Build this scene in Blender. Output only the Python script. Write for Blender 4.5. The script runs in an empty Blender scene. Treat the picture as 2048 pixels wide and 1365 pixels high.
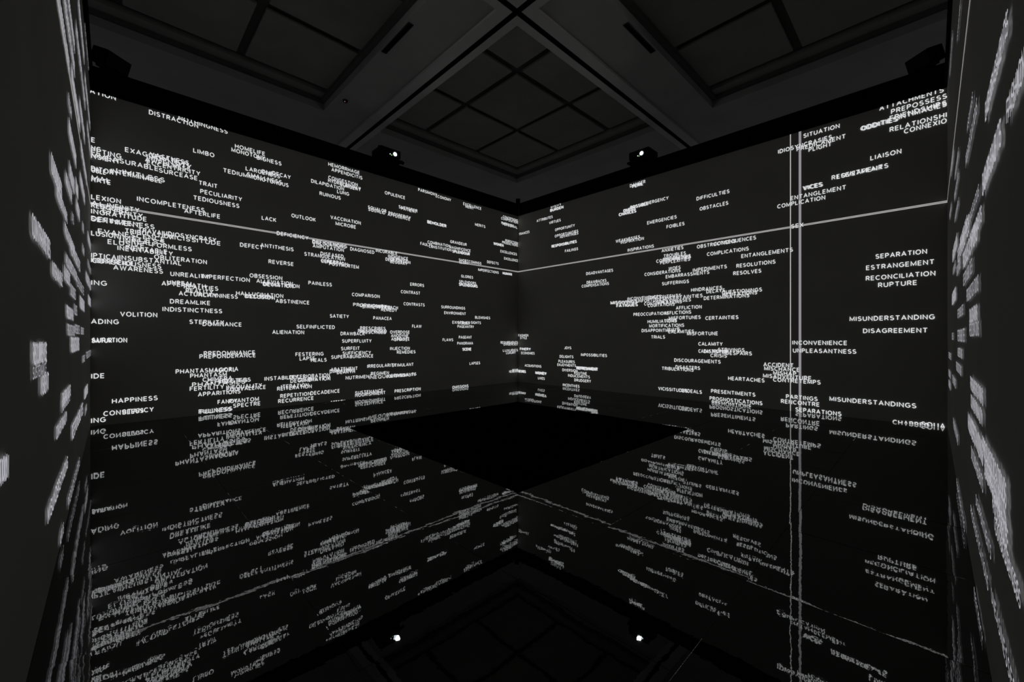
import bpy, bmesh, math, random
from mathutils import Vector, Matrix, Euler
random.seed(7)
S = bpy.context.scene
COL = S.collection
# ------------------------------------------------------------------ camera, world, lights, exposure
F = 819.0                      # focal length in pixels of a 2048 wide frame
TH = math.radians(45.7)        # heading of the camera inside the square room
CT, ST = math.cos(TH), math.sin(TH)
EYE = 1.5
HZ = 677.0                     # image row of the horizon
cam = bpy.data.cameras.new('camera')
co = bpy.data.objects.new('camera', cam); COL.objects.link(co)
co.location = (0, 0, EYE)
co.rotation_euler = (math.pi/2, 0, TH - math.pi/2)
cam.sensor_width = 36.0; cam.lens = 36.0*F/2048.0
cam.shift_y = -(682.5 - HZ)/2048.0
cam.clip_start = 0.02; cam.clip_end = 200
S.camera = co
w = bpy.data.worlds.new('dark_gallery'); S.world = w; w.use_nodes = True
w.node_tree.nodes['Background'].inputs[0].default_value = (0.95, 0.95, 1.0, 1)
w.node_tree.nodes['Background'].inputs[1].default_value = 0.046
S.view_settings.view_transform = 'Standard'; S.view_settings.look = 'None'
S.view_settings.exposure = 0.0; S.view_settings.gamma = 1.0
S.view_settings.use_curve_mapping = False

A0, A1 = -0.27, 10.01          # near left wall plane, far right wall plane (x)
B0, B1 = -0.184, 9.96          # near right wall plane, far left wall plane (y)
ZP = 5.707                     # top of the projection, underside of the black rail
ZT = 6.12                      # top of the walls
AM, BM = (A0+A1)/2, (B0+B1)/2

def spot(name, loc, target, energy, size, col=(1.0, 0.99, 0.96), blend=0.6, rad=0.05):
    l = bpy.data.lights.new(name, 'SPOT'); l.energy = energy; l.spot_size = math.radians(size)
    l.spot_blend = blend; l.shadow_soft_size = rad; l.color = col
    o = bpy.data.objects.new(name, l); COL.objects.link(o); o.location = loc
    o.rotation_euler = (Vector(target)-Vector(loc)).to_track_quat('-Z', 'Y').to_euler()
    return o
SPOT = 24.0
spot('projector_light', (5.25, 9.60, 6.24), (4.9, B0, 2.0), SPOT*0.82, 100)
spot('projector_light', (9.66, 5.23, 6.24), (A0, 4.9, 2.0), SPOT*0.86, 100)
spot('projector_light', (4.9, 0.10, 6.24), (4.9, B1, 2.2), SPOT*1.15, 100)
spot('projector_light', (0.02, 4.9, 6.24), (A1, 4.9, 2.2), SPOT*1.15, 100)

# ------------------------------------------------------------------ materials
def mat(name, color, rough=0.8, spec=0.3, ior=None, noise=None, bump=None):
    m = bpy.data.materials.new(name); m.use_nodes = True
    nt = m.node_tree; p = nt.nodes['Principled BSDF']
    p.inputs['Base Color'].default_value = (*color, 1)
    p.inputs['Roughness'].default_value = rough
    p.inputs['Specular IOR Level'].default_value = spec
    if ior: p.inputs['IOR'].default_value = ior
    tc = nt.nodes.new('ShaderNodeTexCoord')
    if noise:
        n = nt.nodes.new('ShaderNodeTexNoise'); n.inputs['Scale'].default_value = noise[0]; n.inputs['Detail'].default_value = 5
        r = nt.nodes.new('ShaderNodeValToRGB')
        a, b = noise[1], noise[2]
        r.color_ramp.elements[0].position = 0.3; r.color_ramp.elements[1].position = 0.7
        r.color_ramp.elements[0].color = (*[c*a for c in color], 1)
        r.color_ramp.elements[1].color = (*[c*b for c in color], 1)
        nt.links.new(tc.outputs['Object'], n.inputs['Vector']); nt.links.new(n.outputs['Fac'], r.inputs['Fac'])
        nt.links.new(r.outputs['Color'], p.inputs['Base Color'])
    if bump:
        prev = None
        for sc, dist in bump:
            n = nt.nodes.new('ShaderNodeTexNoise'); n.inputs['Scale'].default_value = sc; n.inputs['Detail'].default_value = 2
            g = nt.nodes.new('ShaderNodeNewGeometry')
            nt.links.new(g.outputs['Position'], n.inputs['Vector'])
            b = nt.nodes.new('ShaderNodeBump'); b.inputs['Strength'].default_value = 1.0; b.inputs['Distance'].default_value = dist
            nt.links.new(n.outputs['Fac'], b.inputs['Height'])
            if prev: nt.links.new(prev.outputs['Normal'], b.inputs['Normal'])
            prev = b
        nt.links.new(prev.outputs['Normal'], p.inputs['Normal'])
    return m
def emat(name, color, strength, sampled=False):
    m = bpy.data.materials.new(name); m.use_nodes = True; nt = m.node_tree
    for n in list(nt.nodes): nt.nodes.remove(n)
    e = nt.nodes.new('ShaderNodeEmission'); o = nt.nodes.new('ShaderNodeOutputMaterial')
    e.inputs[0].default_value = (*color, 1); e.inputs[1].default_value = strength
    nt.links.new(e.outputs[0], o.inputs[0])
    if not sampled: m.cycles.emission_sampling = 'NONE'
    return m
M = {
 'wall': mat('screen_paint', (0.34, 0.332, 0.312), 0.9, 0.1, noise=(0.8, 0.93, 1.05)),
 'black': mat('matte_black', (0.0022, 0.0022, 0.0024), 0.9, 0.05, noise=(6, 0.8, 1.2)),
 'metal': mat('black_metal', (0.0035, 0.0035, 0.004), 0.55, 0.15, noise=(20, 0.8, 1.2)),
 'plastic': mat('black_plastic', (0.003, 0.003, 0.0034), 0.6, 0.12, noise=(40, 0.8, 1.2)),
 'mat': mat('black_carpet', (0.0012, 0.0012, 0.0012), 1.0, 0.0, noise=(60, 0.7, 1.3)),
 'ceil': mat('ceiling_paint', (0.33, 0.325, 0.315), 0.95, 0.05, noise=(1.2, 0.92, 1.06)),
 'strip': mat('ceiling_strip_paint', (0.45, 0.44, 0.43), 0.95, 0.05, noise=(1.2, 0.95, 1.05)),
 'mould': mat('moulding_paint', (0.10, 0.10, 0.095), 0.95, 0.05, noise=(2.0, 0.9, 1.1)),
 'panel': mat('ceiling_panel_board', (0.235, 0.23, 0.215), 0.95, 0.05, noise=(2.0, 0.92, 1.06)),
 'slab': mat('ceiling_void', (0.085, 0.085, 0.08), 1.0, 0.0, noise=(2.0, 0.9, 1.1)),
 'tile': mat('mirror_gloss_floor', (0.0035, 0.0033, 0.0036), 0.007, 0.5, ior=2.4, bump=[(2.0, 0.0006), (8, 0.00012), (32, 0.00004)]),
 'word': emat('projected_word_glow', (0.96, 0.98, 1.0), 0.80),  # letters glow themselves in place of light thrown by the projectors
 'word2': emat('projected_word_glow_dim', (0.96, 0.98, 1.0), 0.50),
 'near': emat('projected_word_glow_grazing', (0.92, 0.92, 1.0), 0.45),  # weaker glow painted into the side wall letters
 'line': emat('projected_line_glow', (1.0, 0.98, 0.99), 0.52),  # strips glow themselves, standing in for projected lines
 'lined': emat('projected_line_glow_dim', (1.0, 0.98, 0.99), 0.20),
 'lens': emat('lit_lens', (0.80, 0.90, 1.0), 3.2, True),
 'ledw': emat('led_white', (0.9, 1.0, 0.95), 1.2),
 'ledg': emat('led_green', (0.35, 1.0, 0.2), 1.0),
 'ledr': emat('led_red', (1.0, 0.55, 0.5), 0.5),
}
# ------------------------------------------------------------------ helpers
def bx(bm, c, d, bev=0.0, rot=None):
    r = bmesh.ops.create_cube(bm, size=1.0)
    mt = Matrix.Translation(c) @ (rot.to_matrix().to_4x4() if rot else Matrix.Identity(4)) @ Matrix.Diagonal((*d, 1))
    bmesh.ops.transform(bm, matrix=mt, verts=r['verts'])
    if bev:
        es = list({e for v in r['verts'] for e in v.link_edges})
        bmesh.ops.bevel(bm, geom=es, offset=bev, segments=2, affect='EDGES', profile=0.7)
def cyl(bm, c, r1, r2, h, axis='z', seg=24):
    r = bmesh.ops.create_cone(bm, cap_ends=True, segments=seg, radius1=r1, radius2=r2, depth=h)
    rot = {'z': Matrix.Identity(4), 'y': Matrix.Rotation(math.pi/2, 4, 'X'), 'x': Matrix.Rotation(math.pi/2, 4, 'Y')}[axis]
    bmesh.ops.transform(bm, matrix=Matrix.Translation(c) @ rot, verts=r['verts'])
def obj(name, bm, m, parent=None, smooth=False, loc=None):
    me = bpy.data.meshes.new(name); bm.to_mesh(me); bm.free(); me.materials.append(m)
    if smooth:
        for p in me.polygons: p.use_smooth = True
    o = bpy.data.objects.new(name, me); COL.objects.link(o)
    if parent: o.parent = parent
    if loc: o.location = loc
    return o
def thing(name, label, cat, loc, rz=0, group=None):
    o = bpy.data.objects.new(name, None); COL.objects.link(o); o.location = loc; o.rotation_euler = (0, 0, rz)
    o.empty_display_size = 0.1
    o['label'] = label; o['category'] = cat
    if group: o['group'] = group
    return o
def struct(name, bm, m, label=None, loc=None):
    o = obj(name, bm, m, loc=loc); o['kind'] = 'structure'
    if label: o['label'] = label
    return o
def boxobj(c, d, bev=0.0):
    bm = bmesh.new(); bx(bm, c, d, bev); return bm

# ------------------------------------------------------------------ setting: walls
T = 0.10; OPEN = 1.1           # walls stop short of the near corner: the way in, where the camera stands
WL = struct('wall_left', boxobj(((A0-T+A1+T)/2, B1+T/2, ZT/2), (A1-A0+2*T, T, ZT)), M['wall'], 'far left projection wall covered with white words')
WR = struct('wall_right', boxobj((A1+T/2, (B0+B1)/2, ZT/2), (T, B1-B0, ZT)), M['wall'], 'far right projection wall with two vertical white lines')
NL = struct('wall_near_left', boxobj((A0-T/2, (OPEN+B1)/2, ZT/2), (T, B1-OPEN, ZT)), M['wall'], 'side wall running past the camera on the left')
NR = struct('wall_near_right', boxobj(((OPEN+A1+T)/2, B0-T/2, ZT/2), (A1+T-OPEN, T, ZT)), M['wall'], 'side wall running past the camera on the right')
RZ = (ZP+ZT+0.004)/2; RH = ZT+0.004-ZP; P = 0.03
struct('trim_1', boxobj(((A0+A1)/2, B1-P/2+0.01, RZ), (A1-A0, P+0.02, RH)), M['black'], 'matte black rail along the top of the far left wall')
struct('trim_2', boxobj((A1-P/2+0.01, (B0+B1)/2-P, RZ), (P+0.02, B1-B0-2*P-0.02, RH)), M['black'], 'matte black rail along the top of the far right wall')
struct('trim_3', boxobj((A0+P/2-0.01, (OPEN+B1)/2-P, RZ), (P+0.02, B1-OPEN-2*P-0.02, RH)), M['black'], 'matte black rail along the top of the near left wall')
struct('trim_4', boxobj(((OPEN+A1)/2-P, B0+P/2-0.01, RZ), (A1-OPEN-2*P-0.02, P+0.02, RH)), M['black'], 'matte black rail along the top of the near right wall')

# ------------------------------------------------------------------ setting: mirror gloss floor of one metre sheets
FL = struct('floor', boxobj((AM, BM, -0.03), (A1-A0+1.4, B1-B0+1.4, 0.03)), M['black'], 'high gloss black mirror floor laid in one metre sheets')
def tile_mesh(i, la, lb):
    rnd = random.Random(i*31+5)
    n = 12; bm = bmesh.new(); V = []
    ts = [0, .02, .06, .12, .2, .32, .5, .68, .8, .88, .94, .98, 1.0]
    c = [rnd.uniform(-0.00060, 0.00095) for _ in range(4)]
    tx, ty = rnd.uniform(-.0018, .0018), rnd.uniform(-.0018, .0018)
    for q in range(n+1):
        row = []
        for p in range(n+1):
            u, v = ts[p], ts[q]
            z = tx*(u-.5)+ty*(v-.5)
            for k, d in enumerate((u*la, (1-u)*la, v*lb, (1-v)*lb)):
                e = max(0, 1-d/0.42); z -= c[k]*e*e
            row.append(bm.verts.new((u*la, v*lb, z)))
        V.append(row)
    for q in range(n):
        for p in range(n):
            bm.faces.new((V[q][p], V[q][p+1], V[q+1][p+1], V[q+1][p])).smooth = True
    # turned-down rim gives the sheet its thickness
    rim = [V[0][p] for p in range(n+1)]+[V[q][n] for q in range(1, n+1)]+[V[n][p] for p in range(n-1, -1, -1)]+[V[q][0] for q in range(n-1, 0, -1)]
    # narrow chamfer, then the edge going down into the joint
    q = 0.0010
    def out(v, dz):
        x = v.co.x+(-q if v.co.x < 1e-6 else q if v.co.x > la-1e-6 else 0); y = v.co.y+(-q if v.co.y < 1e-6 else q if v.co.y > lb-1e-6 else 0)
        return bm.verts.new((x, y, dz))
    top = [bm.verts.new(v.co) for v in rim]; mid = [out(v, v.co.z-0.0007) for v in rim]
    for k in range(len(rim)):
        k2 = (k+1) % len(rim); bm.faces.new((top[k2], top[k], mid[k], mid[k2]))
    rim = [bm.verts.new(v.co) for v in mid]; low = [bm.verts.new((v.co.x, v.co.y, -0.012)) for v in mid]
    for k in range(len(rim)):
        k2 = (k+1) % len(rim)
        bm.faces.new((rim[k2], rim[k], low[k], low[k2]))
    me = bpy.data.meshes.new('floor_tile'); bm.to_mesh(me); bm.free(); me.materials.append(M['tile']); me.materials.append(M['black'])
    for p in me.polygons:
        if abs(p.normal.z) < 0.5: p.material_index = 1; p.use_smooth = False
    return me
ea = [A0] + [x+0.8 for x in range(0, 10)] + [A1]
eb = [B0] + [x+0.8 for x in range(0, 10)] + [B1]
g = 0.0035; k = 0
for i in range(len(ea)-1):
    for j in range(len(eb)-1):
        la, lb = ea[i+1]-ea[i]-g, eb[j+1]-eb[j]-g
        k += 1
        o = bpy.data.objects.new('floor_tile', tile_mesh(k, la, lb)); COL.objects.link(o)
        o.location = (ea[i]+g/2, eb[j]+g/2, 0); o.parent = FL
# ------------------------------------------------------------------ setting: coffered ceiling
ZB, ZC = EYE+5.54, EYE+5.80
CE = struct('ceiling', boxobj((AM, BM, ZC+0.12), (24, 24, 0.08)), M['slab'], 'dark coffered gallery ceiling')
e_lo, e_mid0, e_mid1, e_hi = -1.9, 3.68, 5.08, 10.33
def beam(x0, x1, y0, y1, z=ZB, name='ceiling_beam', m='ceil', bev=0.0, top=None):
    t = (top or ZC+0.07)
    return obj(name, boxobj(((x0+x1)/2, (y0+y1)/2, (z+t)/2), (x1-x0, y1-y0, t-z), bev), M[m], CE)
# outer ring
beam(-6.9, e_lo, -6.9, 16.7); beam(e_hi, 16.7, -6.9, 16.7)
beam(e_lo, e_hi, -6.9, e_lo); beam(e_lo, e_hi, e_hi, 16.7)
# crossing beams with a narrow lower downstand that carries the track
beam(e_mid0, e_mid1, e_lo, e_hi)
beam(e_lo, e_mid0, e_mid0, e_mid1); beam(e_mid1, e_hi, e_mid0, e_mid1)
d0, tk, d1 = 4.60, 4.87, 5.08
TW = 0.055
DZ = ZB-0.05
def strip(x0, x1, y0, y1, name='beam_strip'):
    return obj(name, boxobj(((x0+x1)/2, (y0+y1)/2, ZB-0.025), (x1-x0, y1-y0, 0.052)), M['strip'], CE)
strip(d0, tk-TW, -1.9, tk-TW); strip(d0, tk-TW, tk+TW, e_hi); strip(tk+TW, d1, -1.9, tk-TW); strip(tk+TW, d1, tk+TW, e_hi)
strip(-1.9, d0, d0, tk-TW); strip(-1.9, d0, tk+TW, d1); strip(d1, e_hi, d0, tk-TW); strip(d1, e_hi, tk+TW, d1)
e_lo, e_hi = -1.9, 14.0
bm = bmesh.new()
for s in (-1, 1):
    bx(bm, (tk+s*(TW-0.008), (e_lo+e_hi)/2, ZB-0.022), (0.012, e_hi-e_lo, 0.05))
    bx(bm, ((e_lo+e_hi)/2, tk+s*(TW-0.008), ZB-0.022), (e_hi-e_lo, 0.012, 0.05))
bx(bm, (tk, (e_lo+e_hi)/2, ZB-0.006), (2*TW, e_hi-e_lo, 0.014)); bx(bm, ((e_lo+e_hi)/2, tk, ZB-0.006), (e_hi-e_lo, 2*TW, 0.014))
obj('track_channel', bm, M['black'], CE)
for p0, p1 in ((d0, tk-TW), (tk+TW, d1)):
    strip(p0, p1, 10.33, 14.0); strip(10.33, 14.0, p0, p1)
e_lo, e_hi = -1.9, 10.33
# panels in the four coffers
gr = [-1.75, 0.05, 1.87, 3.66]; gf = [5.08, 6.29, 8.09, 9.90]
W2 = 0.075
def coffer(ga, gb):
    for i in range(3):
        for j in range(3):
            x0, x1, y0, y1 = ga[i]+W2, ga[i+1]-W2, gb[j]+W2, gb[j+1]-W2
            obj('ceiling_panel', boxobj(((x0+x1)/2, (y0+y1)/2, ZC+0.02), (x1-x0, y1-y0, 0.05), 0.012), M['panel'], CE)
coffer(gf, gf); coffer(gr, gf); coffer(gf, gr); coffer(gr, gr)
# stepped mouldings round the coffers
def ring(x0, x1, y0, y1, wd, z, name, m):
    bm = bmesh.new(); t = ZC+0.07; zc = (z+t)/2; h = t-z
    bx(bm, ((x0+x1)/2, y0+wd/2, zc), (x1-x0, wd, h)); bx(bm, ((x0+x1)/2, y1-wd/2, zc), (x1-x0, wd, h))
    bx(bm, (x0+wd/2, (y0+y1)/2, zc), (wd, y1-y0-2*wd, h)); bx(bm, (x1-wd/2, (y0+y1)/2, zc), (wd, y1-y0-2*wd, h))
    obj(name, bm, M[m], CE)
for (x0, x1) in ((e_lo, e_mid0), (e_mid1, e_hi)):
    for (y0, y1) in ((e_lo, e_mid0), (e_mid1, e_hi)):
        ring(x0+0.001, x1-0.001, y0+0.001, y1-0.001, 0.10, ZB+0.16, 'coffer_moulding', 'mould')
for (x0, x1) in ((e_mid1, e_hi),):
    for (ys, ye) in ((e_lo, e_mid0), (e_mid1, e_hi)):
        beam(9.90+W2, e_hi-0.10, ys+0.1, ye-0.1, ZC-0.03, 'coffer_step', 'panel')
for ys, ye in ((e_lo, e_mid0), (e_mid1, 9.90+W2)):
    beam(ys+0.1, ye-0.1 if ye < 5 else ye, 9.90+W2, e_hi-0.10, ZC-0.03, 'coffer_step', 'panel')
# slot vents in the beams and smoke detector
def slot(loc, rz, label):
    t = thing('slot_vent', label, 'vent', loc, rz, 'slot vents in the ceiling beams')
    bm = bmesh.new()
    for s in (-1, 1):
        bx(bm, (0, s*0.045, -0.006), (1.02, 0.012, 0.012)); bx(bm, (s*0.505, 0, -0.006), (0.012, 0.08, 0.012))
    obj('frame', bm, M['metal'], t)
    obj('blade', boxobj((0, 0, -0.004), (1.0, 0.012, 0.006)), M['black'], t)
    obj('backing', boxobj((0, 0, -0.001), (1.0, 0.08, 0.002)), M['black'], t)
slot((3.76, 6.90, ZB), math.pi/2, 'thin black slot vent in the ceiling beam left of the track crossing')
slot((6.97, 3.76, ZB), 0, 'thin black slot vent in the ceiling beam right of the track crossing')
t = thing('smoke_detector', 'small dark detector with tiny red light on the ceiling above the left wall', 'detector', (3.88, 9.53, ZB))
bm = bmesh.new(); cyl(bm, (0, 0, -0.02), 0.05, 0.06, 0.04); obj('housing', bm, M['plastic'], t, True)
bm = bmesh.new(); cyl(bm, (-0.02, -0.02, -0.043), 0.009, 0.009, 0.006, seg=10); o = obj('light', bm, M['ledr'], t); o['label'] = 'tiny reddish indicator light'

# ------------------------------------------------------------------ black mat in the middle of the floor
bm = bmesh.new(); bx(bm, (0, 0, 0.006), (3.96, 3.96, 0.010), 0.003)
o = obj('floor_mat', bm, M['mat'], loc=(4.82, 4.80, 0.0004))
o['label'] = 'large square pitch black mat in the middle of the mirror floor'; o['category'] = 'mat'

# ------------------------------------------------------------------ projectors on the wall tops
def projector(loc, rz, label):
    # local -y looks into the room, z=0 is the top of the rail
    t = thing('projector', label, 'projector', loc, rz, 'projectors on top of the walls')
    bm = bmesh.new(); bx(bm, (0.0, 0.02, 0.19), (0.56, 0.50, 0.20), 0.02); obj('body', bm, M['plastic'], t)
    bm = bmesh.new(); cyl(bm, (0.10, -0.245, 0.155), 0.075, 0.085, 0.07, 'y'); 
    bmesh.ops.delete(bm, geom=[f for f in bm.faces if f.normal.y < -0.9], context='FACES'); obj('lens_barrel', bm, M['metal'], t, False)
    bm = bmesh.new()
    r = bmesh.ops.create_uvsphere(bm, u_segments=20, v_segments=12, radius=0.05)
    bmesh.ops.transform(bm, matrix=Matrix.Translation((0.10, -0.268, 0.155)) @ Matrix.Diagonal((1, 0.35, 1, 1)), verts=r['verts'])
    o = obj('lens', bm, M['lens'], t, True); o['label'] = 'glowing projector lens'
    bm = bmesh.new(); cyl(bm, (-0.02, -0.236, 0.135), 0.011, 0.011, 0.012, 'y', 10); o = obj('status_light', bm, M['ledw'], t); o['label'] = 'tiny white status light'
    bm = bmesh.new(); cyl(bm, (0.022, -0.236, 0.118), 0.011, 0.011, 0.012, 'y', 10); o = obj('status_light', bm, M['ledg'], t); o['label'] = 'tiny green status light'
    bm = bmesh.new()
    for k in range(7): bx(bm, (-0.26+0.0, -0.12+0.05*k, 0.19), (0.045, 0.012, 0.12))
    obj('vent', bm, M['metal'], t)
    bm = bmesh.new(); bx(bm, (0, 0.0, 0.016), (0.66, 0.50, 0.02), 0.004); bx(bm, (0, -0.235, 0.03), (0.66, 0.015, 0.045)); obj('shelf', bm, M['metal'], t)
    for sx in (-1, 1):
        for sy in (-1, 1):
            bm = bmesh.new(); cyl(bm, (sx*0.22, 0.02+sy*0.18, 0.059), 0.022, 0.018, 0.066, seg=14); obj('foot', bm, M['metal'], t)
    bm = bmesh.new(); bx(bm, (-0.18, 0.05, 0.34), (0.05, 0.05, 0.11), 0.006); bx(bm, (0.02, 0.08, 0.31), (0.30, 0.25, 0.045), 0.01); obj('top_bracket', bm, M['metal'], t)
    bm = bmesh.new(); bx(bm, (0.36, -0.16, 0.045), (0.10, 0.07, 0.06), 0.008, Euler((0, 0.35, 0))); obj('clamp', bm, M['metal'], t)
    return t
projector((5.15, 9.99, ZT+0.004), 0, 'black projector with glowing lens on top of the far left wall')
projector((10.04, 5.33, ZT+0.004), -math.pi/2, 'black projector with glowing lens on top of the far right wall')

def speaker(loc, rz, tilt, label, s=1.0):
    t = thing('loudspeaker', label, 'speaker', loc, rz, 'loudspeakers in the wall corners')
    R = Euler((tilt, 0, 0))
    bm = bmesh.new(); bx(bm, (0, 0, 0.20*s), (0.40*s, 0.30*s, 0.26*s), 0.02*s, R); obj('cabinet', bm, M['black'], t)
    bm = bmesh.new(); bx(bm, Vector((0, 0, 0.20*s))+R.to_matrix() @ Vector((0, -0.155*s, 0)), (0.36*s, 0.014*s, 0.22*s), 0.004*s, R); obj('grille', bm, M['metal'], t)
    bm = bmesh.new(); bx(bm, (0, 0, 0.012*s), (0.26*s, 0.16*s, 0.02*s)); 
    for sx in (-1, 1): bx(bm, (sx*0.215*s, 0, 0.11*s), (0.015*s, 0.04*s, 0.2*s))
    bx(bm, (0, 0, 0.012*s), (0.445*s, 0.04*s, 0.02*s)); obj('bracket', bm, M['metal'], t)
speaker((-0.02, 10.00, ZT+0.004), math.radians(40), 0.35, 'black loudspeaker at the left end of the far left wall')
speaker((10.05, 0.08, ZT+0.004), math.radians(-130), 0.35, 'black loudspeaker at the right end of the far right wall', 0.95)
t = thing('sensor_box', 'small black box on the rail where the two far walls meet', 'box', (10.03, 9.98, ZT+0.004))
bm = bmesh.new(); bx(bm, (0, 0, 0.10), (0.15, 0.15, 0.17), 0.012, Euler((0, 0, math.pi/4))); obj('housing', bm, M['plastic'], t)
bm = bmesh.new(); bx(bm, (0, 0, 0.008), (0.09, 0.09, 0.014)); obj('base', bm, M['metal'], t)

# ------------------------------------------------------------------ projected words: projector light imitated by flat glowing letters
def ray(x):
    r = (x-1024)/F
    return (ST*r+CT, -CT*r+ST)            # room x and y reached per metre of depth
def on_wall(wall, x, y):
    ra, rb = ray(x)
    s = {'L': B1/rb if rb else 1, 'R': A1/ra if ra else 1, 'NL': A0/ra if ra else 1, 'NR': B0/rb if rb else 1}[wall]
    t = {'L': s*ra, 'R': s*rb, 'NL': s*rb, 'NR': s*ra}[wall]
    return t, EYE+(HZ-y)/F*s, s
def arc(cx, cy, rx, ry, d0, d1, n=10):
    return [(cx+rx*math.cos(math.radians(d0+(d1-d0)*i/n)), cy+ry*math.sin(math.radians(d0+(d1-d0)*i/n))) for i in range(n+1)]
# upright grotesque capitals as pen strokes: width, list of strokes (cap height 1)
GL = {
 'A': (.66, [[(0,0),(.33,1),(.66,0)], [(.13,.33),(.53,.33)]]),
 'B': (.52, [[(0,0),(0,1)], [(0,1),(.27,1)]+arc(.27,.755,.22,.245,90,-90,6)+[(0,.51)], [(0,.51),(.28,.51)]+arc(.28,.255,.24,.255,90,-90,6)+[(0,0)]]),
 'C': (.62, [arc(.36,.5,.36,.5,48,312,14)]),
 'D': (.60, [[(0,0),(0,1),(.22,1)]+arc(.22,.5,.38,.5,90,-90,10)+[(0,0)]]),
 'E': (.46, [[(.46,1),(0,1),(0,0),(.46,0)], [(0,.51),(.42,.51)]]),
 'F': (.44, [[(.44,1),(0,1),(0,0)], [(0,.50),(.40,.50)]]),
 'G': (.66, [arc(.36,.5,.36,.5,48,325,14)+[(.66,.47),(.40,.47)]]),
 'H': (.58, [[(0,0),(0,1)], [(.58,0),(.58,1)], [(0,.51),(.58,.51)]]),
 'I': (.0, [[(0,0),(0,1)]]),
 'J': (.40, [[(.40,1),(.40,.24)]+arc(.20,.24,.20,.24,0,-170,8)]),
 'K': (.56, [[(0,0),(0,1)], [(.54,1),(.02,.40)], [(.19,.58),(.56,0)]]),
 'L': (.44, [[(0,1),(0,0),(.44,0)]]),
 'M': (.72, [[(0,0),(0,1),(.36,.12),(.72,1),(.72,0)]]),
 'N': (.58, [[(0,0),(0,1),(.58,0),(.58,1)]]),
 'O': (.72, [arc(.36,.5,.36,.5,90,450,18)]),
 'P': (.50, [[(0,0),(0,1),(.25,1)]+arc(.25,.73,.25,.27,90,-90,7)+[(0,.46)]]),
 'Q': (.72, [arc(.36,.5,.36,.5,90,450,18), [(.44,.22),(.70,-.04)]]),
 'R': (.52, [[(0,0),(0,1),(.26,1)]+arc(.26,.74,.24,.26,90,-90,7)+[(0,.48)], [(.27,.48),(.53,0)]]),
 'S': (.52, [arc(.26,.755,.23,.245,35,270,9)[:-1]+arc(.26,.255,.26,.255,90,-150,10)]),
 'T': (.58, [[(0,1),(.58,1)], [(.29,1),(.29,0)]]),
 'U': (.58, [[(0,1),(0,.30)]+arc(.29,.30,.29,.30,180,360,10)+[(.58,1)]]),
 'V': (.62, [[(0,1),(.31,0),(.62,1)]]),
 'W': (.94, [[(0,1),(.23,0),(.47,.96),(.71,0),(.94,1)]]),
 'X': (.58, [[(0,1),(.58,0)], [(.58,1),(0,0)]]),
 'Y': (.60, [[(0,1),(.30,.45),(.60,1)], [(.30,.45),(.30,0)]]),
 'Z': (.54, [[(0,1),(.54,1),(0,0),(.54,0)]]),
}
seen = set()
def stroke(pts, hw, vs, fs):
    n = len(pts); closed = abs(pts[0][0]-pts[-1][0])+abs(pts[0][1]-pts[-1][1]) < 1e-6
    base = len(vs)
    for i, p in enumerate(pts):
        def d(a, b):
            x, y = b[0]-a[0], b[1]-a[1]; l = math.hypot(x, y) or 1e-9; return (x/l, y/l)
        a = d(pts[i-1], p) if i else (d(pts[-2], p) if closed else None)
        b = d(p, pts[i+1]) if i < n-1 else (d(p, pts[1]) if closed else None)
        a = a or b; b = b or a
        nx, ny = -(a[1]+b[1]), a[0]+b[0]; l = math.hypot(nx, ny)
        if l < 0.2: nx, ny, k = -a[1], a[0], 1.0
        else:
            nx /= l; ny /= l; k = min(1/max(0.3, -nx*a[1]+ny*a[0]), 2.2)
        vs.append((p[0]+nx*hw*k, p[1]+ny*hw*k)); vs.append((p[0]-nx*hw*k, p[1]-ny*hw*k))
    for i in range(n-1):
        q = base+2*i; fs.append((q, q+1, q+3, q+2))
def word_mesh(text, length, cap, weight=0.145):
    """flat letter strokes, length x cap metres, origin at the lower left"""
    seen.add(text); hw = cap*weight/2
    x = 0; W = []
    for ch in text:
        W.append(x); x += GL[ch][0]+0.33
    total = max(x-0.33, 0.05); k = (length-2*hw)/total; h = cap-2*hw
    vs, fs = [], []
    for ch, x0 in zip(text, W):
        for st in GL[ch][1]:
            stroke([(hw+(x0+p[0])*k, hw+p[1]*h) for p in st], hw, vs, fs)
    return vs, fs
PARENT = {'L': WL, 'R': WR, 'NL': NL, 'NR': NR}
cnt = [0]
def place(wall, text, t0, t1, zc, cap, m, label=True, weight=0.145):
    """letters lie in the wall plane between t0 and t1 (metres along the wall), centred at height zc"""
    sg = 1 if t1 > t0 else -1
    vs, fs = word_mesh(text, abs(t1-t0), cap, weight)
    cnt[0] += 1; off = 0.004+0.00001*cnt[0]
    base = zc-cap/2
    def put(t, z):
        return {'L': (t-t0, 0, z), 'R': (0, t-t0, z), 'NL': (0, t-t0, z), 'NR': (t-t0, 0, z)}[wall]
    loc = {'L': (t0, B1-off, base), 'R': (A1-off, t0, base), 'NL': (A0+off, t0, base), 'NR': (t0, B0+off, base)}[wall]
    pts = [put(t0+sg*v[0], v[1]) for v in vs]
    me = bpy.data.meshes.new('projected_word'); me.from_pydata(pts, [], fs); me.materials.append(m)
    o = bpy.data.objects.new('projected_word', me); COL.objects.link(o); o.location = loc; o.parent = PARENT[wall]
    if label: o['label'] = 'projected white word drawn in glowing letters ' + text
    return o
CAP = 0.084
def block(wall, ox, oy, items, sc=6.4):
    for it in items:
        text, X0, X1, Y = it[:4]; rep = it[4] if len(it) > 4 else 1
        xa, xb, y = ox+X0/sc, ox+X1/sc, oy+Y/sc
        ta, z, s = on_wall(wall, xa, y); tb = on_wall(wall, xb, y)[0]
        for k in range(rep):
            sh = k*0.018*(1 if wall == 'L' else -1); dz = -0.006*k
            place(wall, text, ta+sh, tb+sh, z+dz, CAP, M['word'])
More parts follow.
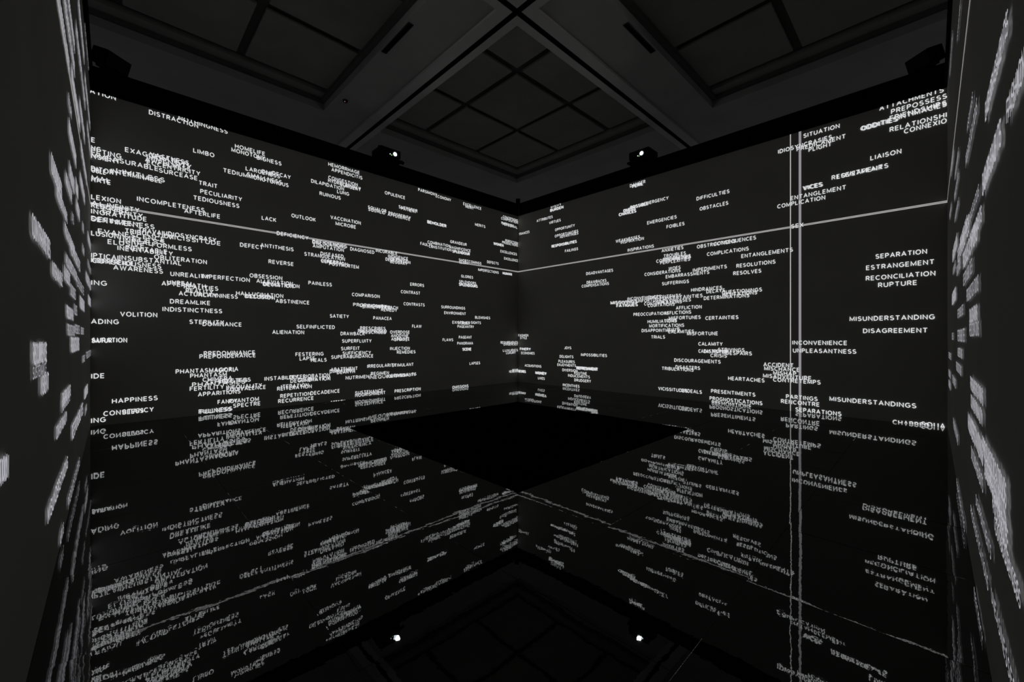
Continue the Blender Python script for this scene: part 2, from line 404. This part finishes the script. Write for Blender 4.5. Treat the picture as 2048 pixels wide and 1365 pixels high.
block('L', 170, 170, [("ATION",60,395,70),("DISTRACTION",818,1448,345),("NOTHINGNESS",1195,1825,418),("E",80,130,700),("NG",78,205,805),
 ("EETING",78,465,830),("NSIENT",78,450,905),("MMEASURABLE",78,940,890),("SURCEASE",945,1440,1090),("EXAGGERATION",512,1316,825),
 ("VASTNESS",830,1330,885),("IMMENSITY",790,1362,920),("AWFULNESS",768,1350,950),("ECCENTRICITY",790,1475,985),("LIMBO",1385,1655,835),
 ("DITORY",78,430,1065),("OBLE",78,270,1085),("LIMITLESS",400,1020,1095),("INTERMINABLE",330,985,1100),("MAL",85,325,1185),("NATE",80,330,1205),("TRAIT",1455,1695,1250)])
block('L', 170, 370, [("LEXION",78,460,150),("PECULIARITY",1475,2010,80),("TEDIOUSNESS",1385,1975,160),("INCOMPLETENESS",665,1530,175),("AFTERLIFE",1270,1730,330),
 ("AL",78,250,230),("INFINITY",285,695,262),("ETERNITY",225,740,320),("INGRATITUDE",78,790,335),("REDOUBLE",78,560,258),("SENTIMENT",78,700,432),("DEFINITENESS",78,890,425),
 ("EVANESCENCE",165,1020,590),("TRIBULATION",510,1130,585),("TRAVAIL",680,1045,575),("IDIOSYNCRASY",1040,1680,622),("VICISSITUDE",1060,1735,662),("LUSION",78,430,615),
 ("FORMLESS",860,1365,765),("ELUSIVE",290,760,725),("TIMELESS",340,1020,655),("UNREAL",440,860,700),("INEVITABILITY",415,1125,805),("INEVITABLE",520,1050,800),
 ("OBLITERATION",885,1560,920),("IPTICAL",78,460,900),("INSUBSTANTIAL",440,1235,928),("CONSCIOUSNESS",90,975,965),("INDIFFERENCE",78,620,960),("AWARENESS",362,998,1055),
 ("UNREALITY",1092,1590,1137),("IMPERFECTION",1490,2109,1168),("ING",80,280,1250)])
block('L', 170, 540, [("UNREAL",1050,1390,160),("AFTERMATH",980,1545,172),("REALITIES",1265,1705,212),("REALITY",1290,1640,265),("ACTUALITY",1200,1690,300),("UNCANNINESS",1390,1955,312),
 ("DREAMLIKE",1087,1603,402),("INDISTINCTNESS",992,1755,502),("VOLITION",450,925,565),("ADING",78,432,660),("STERILITY",1335,1780,665),("DOMINANCE",1505,2005,692),
 ("AURATION",85,540,902),("SATUR",85,345,905),("PREDOMINANCE",1520,2176,1072),("PREPONDERANCE",1465,2184,1112),("PHANTASMAGORIA",1160,1960,1305)])
block('L', 170, 680, [("MAGICAL",1590,1925,395),("PHANTASM",1345,1815,463),("CHIMERA",1505,1885,512),("PHANTASIES",1370,2050,578),("FERTILITY",1340,1780,630),("INEQUALITY",1809,2264,612),
 ("EQUIVALENCE",1809,2314,640),("APPARITIONS",1445,1990,702),("GHOSTS",1560,2080,545),("SPECTERS",1700,2120,535),("FANCY",1697,1950,800),("PHANTOM",1840,2225,790),("SPECTRE",1895,2245,847),
 ("IDE",80,250,467),("HAPPINESS",345,930,788),("CONSTANCY",235,880,948),("BLESS",480,750,928),("FULLNESS",1455,1885,922),("FULNESS",1475,1870,925),("ING",78,265,1038)])
block('L', 430, 270, [("HOMELIFE",255,640,140),("MONOTONY",210,640,187),("BIGNESS",535,850,287),("LARGENESS",392,830,427),("DECAY",735,968,487),("ONE",590,750,462),("SMALLNESS",410,855,502),
 ("MONOTONOUS",430,940,527),("TEDIUM",103,415,450),("HEMORRHAGE",1450,1850,372),("APPENDICITIS",1490,1885,442),("CONGESTION",1450,1825,542),("HYDROCEPHALY",1447,1865,582),("SURGERY",1600,1865,635),
 ("DILAPIDATION",1230,1650,587),("LUNG",1562,1715,722),("RUINOUS",1338,1608,747),("OUTLOOK",978,1288,1030),("LACK",598,783,1060),("VACCINATION",1478,1865,1052),("MICROBE",1543,1803,1132),("DEFICIENCY",790,1195,1257)])
block('L', 430, 440, [("DEFECT",320,615,317),("ANTITHESIS",580,1005,322),("REVERSE",685,1005,532),("DEFICIENCIES",1245,1690,272),("DISLOCATIONS",1250,1670,284),("AMPUTATION",1250,1648,330),("DIAGNOSED",1730,2038,370),
 ("DISEASED",1350,1645,430),("STRANGULATION",1142,1662,435),("CEREBRAL",1355,1655,520),("INFECTION",1365,1700,530),("POSTMORTEM",1460,1840,560),("OBSESSION",442,860,710),("ALLEVIATION",530,995,780),
 ("DEVASTATION",612,1080,815),("DEVIATION",620,1000,822),("PAINLESS",1195,1495,805),("HALLUCINATION",270,873,938),("DELUSION",385,765,975),("ILLUSION",380,740,970),("ABSTINENCE",775,1207,1037),("SATIETY",1470,1713,1230),
 ("COMPARISON",1752,2107,955),("PROPINQUITY",1768,2200,1085),("UNIFORMITY",1850,2240,1095),("SIMILITUDE",1880,2260,1110)])
block('L', 430, 620, [("SELFINFLICTED",1042,1533,215),("ALIENATION",733,1140,285),("DRAWBACK",1607,1915,305),("PRESCRIBES",1858,2182,235),("PRESCRIBED",1850,2190,285),("PRESUPPOSED",1830,2195,270),("SUPERFLUITY",1625,2003,400),
 ("SURFEIT",1612,1852,497),("SUFFICIENCY",1633,1995,557),("SUPERABUNDANCE",1487,2025,607),("FESTERING",1030,1388,572),("LAPSE",1083,1278,627),("HEALS",1228,1428,647),("ABATEMENT",1480,1825,767),("DIMINUTION",1468,1790,790),
 ("DEARTH",1560,1790,802),("INSTABILITY",633,1060,885),("DETERIORATION",950,1468,865),("DEGENERATION",965,1475,913),("DEBILITY",1060,1475,897),("ITERATION",845,1195,987),("REITERATION",795,1237,1013),("NUTRIMENT",1672,2010,873),
 ("REPETITION",835,1225,1107),("DECADENCE",1222,1595,1070),("RECURRENCE",808,1262,1173),("SUSTENANCE",1793,2150,1067),("NOURISHMENT",1793,2180,1097),("OBESITY",1475,1665,1192)])
block('L', 730, 340, [("OPULENCE",253,512,290),("PARSIMONY",680,920,252),("ECONOMY",905,1100,332),("SQUALOR",38,272,477),("SQUALID",40,258,502),("PROSPERITY",300,585,552),("AFFLUENCE",290,575,567),("SUFFERER",430,670,470),
 ("PATIENT",460,660,490),("BEHOLDER",795,1035,662,2),("EXCELLENCE",1257,1487,432),("MERIT",1285,1390,465),("MERITS",1408,1538,697),("CONCEPTIONS",1765,1955,598),("COMPOSITION",1742,1955,618),("PURPOSES",1745,1905,677),
 ("PERSONAL",1760,1950,690),("PERFECTION",1795,1955,905),("PRODUCTIONS",1755,1955,925),("WOMEN",1643,1768,940,2),("GRANDEUR",1090,1300,917),("FAULTS",708,860,942),("COMBINATION",800,1090,922),("CONSTITUTION",815,1105,975),
 ("MAGNIFICENCE",1080,1350,987),("SPLENDOUR",1115,1335,1037,2),("EXCELLENCES",1733,1943,1040),("EXCELLENCE",1780,1955,1132),("INCURABLE",138,412,1030),("INDIGENCE",295,550,1102),("INFIRMITY",315,545,1132),("DEGRADATION",263,580,1142),
 ("BEGGARY",322,540,1172),("SHORTCOMINGS",1200,1488,1152),("GLORY",1205,1325,1180),("DEFECTS",1562,1708,1177),("IMPERFECTIONS",1448,1710,1277),("HUMAN",1760,1875,1320,2)])
block('L', 730, 520, [("ERRORS",578,755,312),("CONTRAST",458,705,407),("CONTRASTS",493,762,562),("GLORIES",1230,1382,207),("SPLENDORS",1205,1422,277),("SPLENDOURS",1200,1435,312,2),("SURROUNDINGS",975,1280,602),("ENVIRONMENT",1013,1290,677),
 ("BLEMISHES",1408,1600,737),("EXISTENCE",1118,1340,800),("WORLDLY",1190,1345,808),("SIGHTS",1355,1482,803),("PAGEANTRY",1183,1393,853),("FLAW",602,722,850),("FLAWS",993,1127,1025),("PAGEANT",1200,1365,992),("PANORAMA",1180,1382,1070),
 ("SCENE",1245,1355,1145,2),("PANACEA",105,340,745),("REMEDY",205,410,637),("APPROACH",150,420,600),("OVERDOSE",320,570,925),("ANODYNE",332,555,972),("ANTIDOTE",335,568,1015),("OPIATE",370,540,1022),("INJECTION",320,572,1137),
 ("REMEDIES",407,645,1184),("REQUIREMENTS",1735,1955,1060),("EXIGENCIES",1775,1950,1082),("LUXURIES",1765,1955,1162),("LUXURY",1805,1925,1192),("LAPSES",1338,1472,1328)])
block('L', 730, 650, [("IRREGULARITY",28,395,532),("STIMULANT",345,620,520),("REGIMEN",75,305,628),("INEQUALITIES",50,520,676),("STIMULANTS",330,655,652),("CONVENTIONALITY",270,640,662),("PRESCRIPTION",378,710,852),("OMISSIONS",1117,1322,802),
 ("NECESSI",1845,1955,600),("DESIR",1885,1955,585)])
block('R', 1020, 350, [("ATTRIBUTES",343,547,592),("VIRTUES",503,650,617),("TRANCES",115,250,762),("OPPORTUNITY",578,830,707),("OPPORTUNITIES",575,875,787),("ADVANTAGES",640,875,797),("RESPONSIBILITIES",533,850,917,2),("FAILINGS",705,872,977),
 ("CHANCES",1393,1610,512,2),("OMENS",1450,1600,462,2),("POSSIBLE",1540,1765,420,2),("DANGER",1537,1733,142),("PERIL",1565,1700,150,2),("EMERGENCY",1720,2030,372),("EMERGENCIES",1757,2134,617),("WEAKNESSES",1355,1665,852),("INSPIRATION",1420,1715,867),
 ("INSPIRATIONS",1507,1843,967),("BURDEN",515,680,458,2),("UTILITY",525,655,415),("DISADVANTAGES",977,1320,1267),("CONSIDERATIONS",1723,2184,1277)])
block('R', 1020, 520, [("DRAWBACKS",983,1235,292),("COMPENSATIONS",920,1268,340),("INCONVENIENCES",1505,1935,502),("MISGIVINGS",1287,1625,552,2),("FATIGUES",1362,1630,588,2),("UNFORTUNATE",1620,2010,530),("CONTEMPLATIONS",1718,2200,565),
 ("COGITATIONS",1765,2107,587),("PREOCCUPATIONS",1582,2035,702),("HUMILIATIONS",1762,2135,792),("MORTIFICATIONS",1783,2230,847),("DISAPPOINTMENTS",1687,2170,907),("TRIALS",1808,1985,989),("FASHION",110,235,968),("STYLE",130,218,1000),
 ("FINERY",128,262,1140,2),("ECONOMIES",145,315,1192),("JOYS",697,785,1127),("DELIGHTS",637,812,1237),("IMPOSSIBILITIES",910,1242,1215),("PLEASURES",622,830,1298)])
block('R', 1020, 650, [("ENJOYMENTS",608,845,510),("DIVERSION",672,865,577),("REFRESHMENT",850,1115,550,3),("ROUTINE",823,985,615),("INDUCEMENTS",745,1023,648),("DRUDGERY",825,1038,706),("INCENTIVES",678,890,768),("MOTIVATIONS",640,910,812),
 ("ACQUISITIONS",190,402,520),("LIVES",360,445,682),("MONEY",325,460,612,3),("DESIRES",108,200,592,2),("SAVINGS",220,380,768)])
block('R', 1300, 340, [("DIFFICULTIES",597,1018,372),("OBSTACLES",637,1003,502),("FOIBLES",213,442,732),("ENTANGLEMENT",1800,2511,367),("COMPLICATION",1630,2244,472),("VICES",1955,2200,237,2),("SEX",1808,1965,727),("ANXIETIES",150,428,1037),
 ("TROUBLES",175,460,1107),("CONSEQUENCES",820,1358,950),("OBSTRUCTIONS",602,1100,987),("COMPLICATIONS",730,1265,1082),("ENTANGLEMENTS",1170,1830,1107),("CONTRARIETIES",82,525,1172),("PERPLEXITIES",133,515,1192),("PERTURBATIONS",170,520,1150),
 ("WOES",240,392,1267),("RESOLUTIONS",1107,1607,1232),("RESOLVES",1067,1425,1328),("IMPEDIMENTS",550,985,1287)])
block('R', 1300, 510, [("EMBARRASSMENTS",203,760,282),("SUFFERINGS",155,500,372),("HINDRANCES",527,925,452),("DELAYS",723,962,472),("QUESTIONINGS",922,1435,482),("HESITATIONS",928,1372,512),("DETERMINATIONS",690,1272,557),("UNCERTAINTIES",170,675,557),
 ("UNEASINESSES",90,525,602),("DISCONTENTS",0,400,550),("AFFLICTION",333,663,682),("AFFLICTIONS",185,528,747),("MISFORTUNES",243,650,812),("CERTAINTIES",710,1133,812),("LOSSES",190,345,842),("ILLS",225,385,952),("CALAMITIES",232,565,985),
 ("MISFORTUNE",475,870,1010),("CALAMITY",620,930,1140),("CATASTROPHE",622,980,1232),("DISASTER",690,1000,1235),("STRIVINGS",872,1212,1215),("DESPAIRS",975,1305,1257),("CRISIS",775,985,1288),("INCONVENIENCE",1823,2524,1125),("UNPLEASANTNESS",1830,2641,1225)])
block('R', 1300, 660, [("DISCOURAGEMENTS",312,905,388),("DISASTERS",328,642,476),("TRIBULATIONS",153,558,493),("HEARTACHES",1002,1467,620),("ACCIDENT",1453,1838,443),("MISCHANCE",1463,1917,493),("MISHAP",1578,1873,550),("MISADVENTURE",1448,2066,587),
 ("CONTRETEMPS",1577,2184,637),("VICISSITUDES",107,480,750),("ORDEALS",400,665,775),("PRESENTIMENTS",783,1350,783),("PROGNOSTICATIONS",765,1440,875),("PREMONITIONS",793,1297,928),("PARTINGS",1742,2146,853),("RENCONTRE",1677,2171,913),
 ("SEPARATIONS",1862,2451,1018),("DIFFERENCES",225,510,898)])
block('R', 1590, 170, [("SITUATION",108,572,657),("IDIOSYNCRASIES",-215,475,858),("PREDICAMENT",22,650,828),("PLIGHT",175,470,835),("ODDITIES",838,1305,563,2),("ATTACHMENTS",1080,1905,306),("PREPOSSESS",1230,1945,347),("FRIENDSHIPS",1212,1942,432),
 ("INTIMACIES",1330,1942,415),("RELATIONSHI",1212,1942,577),("CONNEXIO",1395,1942,598),("LIAISON",965,1362,940),("RESENTMENTS",470,1195,1192),("LOVEAFFAIR",540,1120,1178)])
block('R', 1590, 340, [("SEPARATION",1030,1690,1112),("ESTRANGEMENT",910,1785,1257)])
block('R', 1590, 520, [("RECONCILIATION",907,1797,240),("RUPTURE",1065,1562,325),("MISUNDERSTANDING",700,1788,758),("DISAGREEMENT",872,1698,910)])
block('R', 1590, 690, [("MISUNDERSTANDINGS",443,1552,690),("CHARRED",1250,1720,988),("SQUA",1615,1925,1012)])

# long straight projected lines, imitated by glowing strips, one run per wall
def line(wall, t0, t1, z0, z1, m, label):
    off = 0.0035
    ax = {'L': lambda t, z: (t, B1-off, z), 'R': lambda t, z: (A1-off, t, z), 'NL': lambda t, z: (A0+off, t, z), 'NR': lambda t, z: (t, B0+off, z)}[wall]
    me = bpy.data.meshes.new('projected_line')
    me.from_pydata([ax(t0, z0), ax(t1, z0), ax(t1, z1), ax(t0, z1)], [], [(0, 1, 2, 3)]); me.materials.append(m)
    o = bpy.data.objects.new('projected_line', me); COL.objects.link(o); o.parent = PARENT[wall]; o['label'] = label
ZL = 3.793
for wall, a, b in (('L', A0, A1), ('R', B0, B1), ('NL', OPEN+0.2, B1), ('NR', OPEN+0.2, A1)):
    for z0, z1, m in ((-0.017, -0.009, 'line'), (-0.009, 0.009, 'lined'), (0.009, 0.017, 'line')):
        line(wall, a, b, ZL+z0, ZL+z1, M[m], 'thin horizontal band glowing like projected white light')
for px, wd, m in ((1581, 0.015, 'line'), (1600, 0.042, 'lined2'),):
    if m == 'lined2': M[m] = emat('projected_line_glow_soft', (0.97, 0.94, 1.0), 0.29)
    t = on_wall('R', px, 600)[0]
    line('R', t-wd/2, t+wd/2, 0.0, ZP+0.01, M[m], 'vertical white line glowing like projected light')

# words on the two side walls, dimmer glowing letters seen almost edge on
WORDS = sorted(k for k in seen if len(k) > 3)
def near(wall, items, ox=0, oy=0):
    for i, (x0, y0, x1, h) in enumerate(items):
        ta, z, s = on_wall(wall, x0, y0); tb = on_wall(wall, x1, y0)[0]
        L = abs(tb-ta); cap = min(max(h/F*s, 0.06), 0.16)
        n = max(2, min(16, round(L/(0.085*0.66))))
        c = [q for q in WORDS if len(q) == n] or [q for q in WORDS if abs(len(q)-n) <= 2]
        text = c[(i*7+3) % len(c)]
        rep = 2 if h >= 27 else 1
        for k in range(rep):
            d = 0.035*k*(1 if tb > ta else -1)
            place(wall, text, ta+d, tb+d, z-0.01*k, min(cap, 0.11) if rep == 1 else cap*0.9, M['near'], weight=0.135)
near('NL', [(110,-30,136,40),(124,-20,147,40),(132,-20,147,30),(150,50,169,40),(155,0,167,60),(168,40,176,60),(134,195,141,25),(135,250,150,50),(98,320,120,45),(128,350,141,30),(136,335,146,35),
 (149,365,154,50),(158,350,168,50),(140,140,150,50),(173,250,181,40),(157,200,168,60),(150,200,158,60),(160,290,172,50),(168,150,179,60),
 (58,445,95.5,52),(100,535,121,34),(109,378,131,30),(126,455,147,28),(138,490,158,30),(128,515,151,28),(125,543,137,32),(151,560,166,25),(138,578,149,25),(158,603,167,35),(130,622,144,28),(146,618,152,22),
 (132,660,147,25),(147,658,157,20),(160,662,166,15),(139,690,156,36),(60,708,88,50),(60,748,88,15),(76,772,92,45),(121,800,138,30),(167,790,174,30),(171,712,181,15),(163,720,168,15),(163,450,166,20),(163,495,167,25),
 (141,430,145,20),(150,405,157,30),(174,470,181,35),(174,525,181,25),(170,550,181,30),(175,598,180,30),
 (-15,955,6,60),(108,868,130,30),(120,815,137,25),(141,868,164,38),(90,1035,132,40),(133,1010,157,25),(116,1085,124,25),(105,1200,137,28),(168,825,172,25)])
near('NR', [(1976,225,2022,42),(2021,225,2060,55),(1970,370,2008,48),(1938,258,1950,20),(1935,325,1959,26),(1904,348,1910,18),(1912,355,1920,18),(1911,398,1920,18),(1917,80,1927,15),(1901,150,1907,20),
 (1940,447,1963,20),(1901,435,1905,15),(1912,440,1920,15),(1923,490,1938,28),(1918,515,1942,30),(1907,515,1917,30),(1908,545,1914,15),(1916,545,1924,20),(1945,480,1968,30),(1929,525,1959,36),(1930,562,1949,25),(1906,600,1914,35),
 (1937,593,1962,26),(1918,629,1930,18),(1943,632,1959,30),(1943,661,1963,26),(1918,672,1933,24),(1918,704,1928,18),(1915,732,1926,18),(1899,710,1904,12),(1906,673,1909,14),(1899,745,1903,14),(1907,757,1914,16),(1899,765,1903,16),
 (1945,765,1971,28),(1946,800,1970,28),(1940,840,1971,38),(1971,890,2019,40),(1975,930,2019,45),(1992,1000,2023,45),(1996,1045,2048,28),(1947,905,1972,26),(1957,1000,1989,22),(1946,1020,1983,20),(1953,1185,1971,18),(1990,1190,2040,26),
 (1909,845,1919,20),(1916,965,1933,16),(1919,1050,1927,20)])
